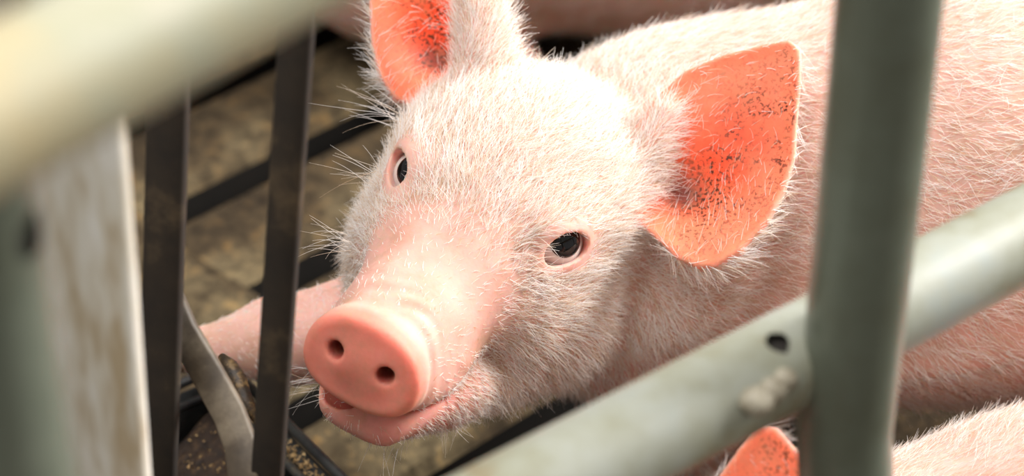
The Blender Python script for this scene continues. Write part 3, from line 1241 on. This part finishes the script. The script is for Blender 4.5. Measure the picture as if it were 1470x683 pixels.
whisk(572, 175, 111, -0.9, 0.2, 0.5, 16, 9, 1.6, 3.4)
whisk(545, 250, 108.5, -1.0, 0.1, 0.25, 12, 8, 1.6, 3.0)
whisk(500, 350, 106.5, -1.0, 0.0, 0.35, 16, 9, 1.2, 2.4)
whisk(455, 545, 103.5, -0.9, 0.0, -0.1, 22, 12, 1.0, 2.0)
whisk(560, 622, 106.5, -0.2, 0.0, -1.0, 16, 16, 0.8, 1.9)
whisk(640, 608, 107.5, 0.1, 0.0, -1.0, 16, 14, 0.6, 1.5)
strands('whiskers', np.array(P), np.array(D), np.array(L), np.full(len(P), 0.011), root, npts=6, droop=0.15, curl=0.12)
for (p, r) in [(legs[i][0][-1][0], 1.5) for i in (0, 2, 3)]:
    MB().blob(p + np.array([-0.3, 0, -0.35]), (1.75, 1.5, 1.05)).build('hoof', M_HOOF, root)
MB().blob(legs[1][0][-1][0] + np.array([-0.6, 0, -0.1]), (1.3, 1.15, 0.95)).build('hoof', M_HOOF, root)


# ---- other piglets, plainer poses
def plain_pig(name, label, org, heading, body_len, hz, head_pitch, head_yaw, ear_mode, count, lying=False, lscale=1.0, fine=0.3, rad=0.011, head=None, biased=False):
    """org: point under the middle of the trunk; heading: angle of the snout direction"""
    hd = np.array([math.cos(heading), math.sin(heading), 0])
    sd = np.array([-hd[1], hd[0], 0])
    o = np.asarray(org, float)
    front, back = o + hd * body_len * 0.42 + (0, 0, hz), o - hd * body_len * 0.5 + (0, 0, hz + 0.3)
    sph_ = [(front, 8.6), (o + np.array([0, 0, hz]), 9.4), (back, 8.8)]
    an = heading + head_yaw
    fw = np.array([math.cos(an) * math.cos(head_pitch), math.sin(an) * math.cos(head_pitch), math.sin(head_pitch)])
    rt = unit(np.cross(fw, (0, 0, 1)))
    up_ = np.cross(rt, fw)
    eye0 = front + hd * 15.5 + fw * 2 + np.array([0, 0, 5.0])
    Hh = head or Head(np.stack([rt, fw, up_], 1), eye0)
    lg = []
    gz = 1.4
    for sgn in (1, -1):
        for base_, k in ((front, -1), (back, 1)):
            p0 = base_ + sd * sgn * 4.6 - np.array([0, 0, 4.0])
            if lying:
                lg.append((leg(p0, p0 + sd * sgn * 2.5 - hd * k * -3 - (0, 0, 2.0), p0 + sd * sgn * 2.8 + hd * 4 + (0, 0, gz - p0[2] + .6),
                               p0 + sd * sgn * 2.8 + hd * 9 + (0, 0, gz - p0[2])), 2.0))
            else:
                lg.append((leg(p0, p0 - hd * k * 0.8 - (0, 0, p0[2] * 0.45), p0 + hd * -0.6 - (0, 0, p0[2] * 0.72), p0 + np.array([0, 0, gz - p0[2]])), 2.0))
    nk = [(Hh.w((0, -7.5, -2.6)), front, 5.8, 8.0), (Hh.w((0, -5, -6)), front, 3.6, 7.0)]
    pg = Pig(Hh, sph_, lg, ear_mode, nk)
    pts = np.array([s_[0] for s_ in sph_] + [Hh.w((0, 10, 0)), Hh.w((8, -8, 9)), Hh.w((-8, -8, 9))])
    lo, hi = pts.min(0) - 13, pts.max(0) + 13
    ctr = Hh.w((0, 0, 0))
    ax3 = (axis(lo[0], ctr[0] - 11, ctr[0] + 11, hi[0], fine, 0.8), axis(lo[1], ctr[1] - 11, ctr[1] + 11, hi[1], fine, 0.8),
           axis(-0.6, max(1, ctr[2] - 9), ctr[2] + 13, hi[2] + 3, fine, 0.8))
    r_, b_, V_, F_, n_, e_, q_ = build_piglet(name, pg, ax3, (o[0], o[1], 0))
    tag(r_, label, 'piglet', 'piglets in the pen')
    if count:
        coat(pg, r_, V_, F_, n_, e_, q_, count, biased, tuple(-hd + np.array([0, 0, -0.35])), lscale, rad)
    for s_ in (1, -1):
        eye_parts(pg, r_, s_, EYES[s_][1] @ Hh.R.T)
    for chain, _k in lg:
        MB().blob(chain[-1][0] + hd * 0.3 - (0, 0, 0.35), (1.6, 1.6, 1.05)).build('hoof', M_HOOF, r_)
    return pg


plain_pig('piglet', 'blurred pinkish piglet at the back, cut off by the top edge', (11, 150, 0), math.radians(6), 40, 9.8, -0.05, 0.2, (True, 'mirror'), 9000, rad=0.014, lying=True)
_a = math.radians(42)
_roll = np.array([[math.cos(_a), -math.sin(_a), 0], [math.sin(_a), math.cos(_a), 0], [0, 0, 1]])
R3 = AX.T @ _roll @ AX
T3 = atd(1150, 68, 111.2)
H3 = Head(R3 @ H0.R, atd(1112, 608, 95) + R3 @ (H0.o - T3))
# atd(1112, 612, 95) - atd(1150, 68, 111.2))
c3 = atd(1530, 905, 108)
plain_pig('piglet', 'white piglet at the lower right corner with an orange ear under the gate pipe', (c3[0], c3[1], 0), math.radians(196), 24, c3[2], 0.1, 0.25,
          (True, 'mirror'), 60000, lying=True, fine=0.16, head=H3, biased=True)
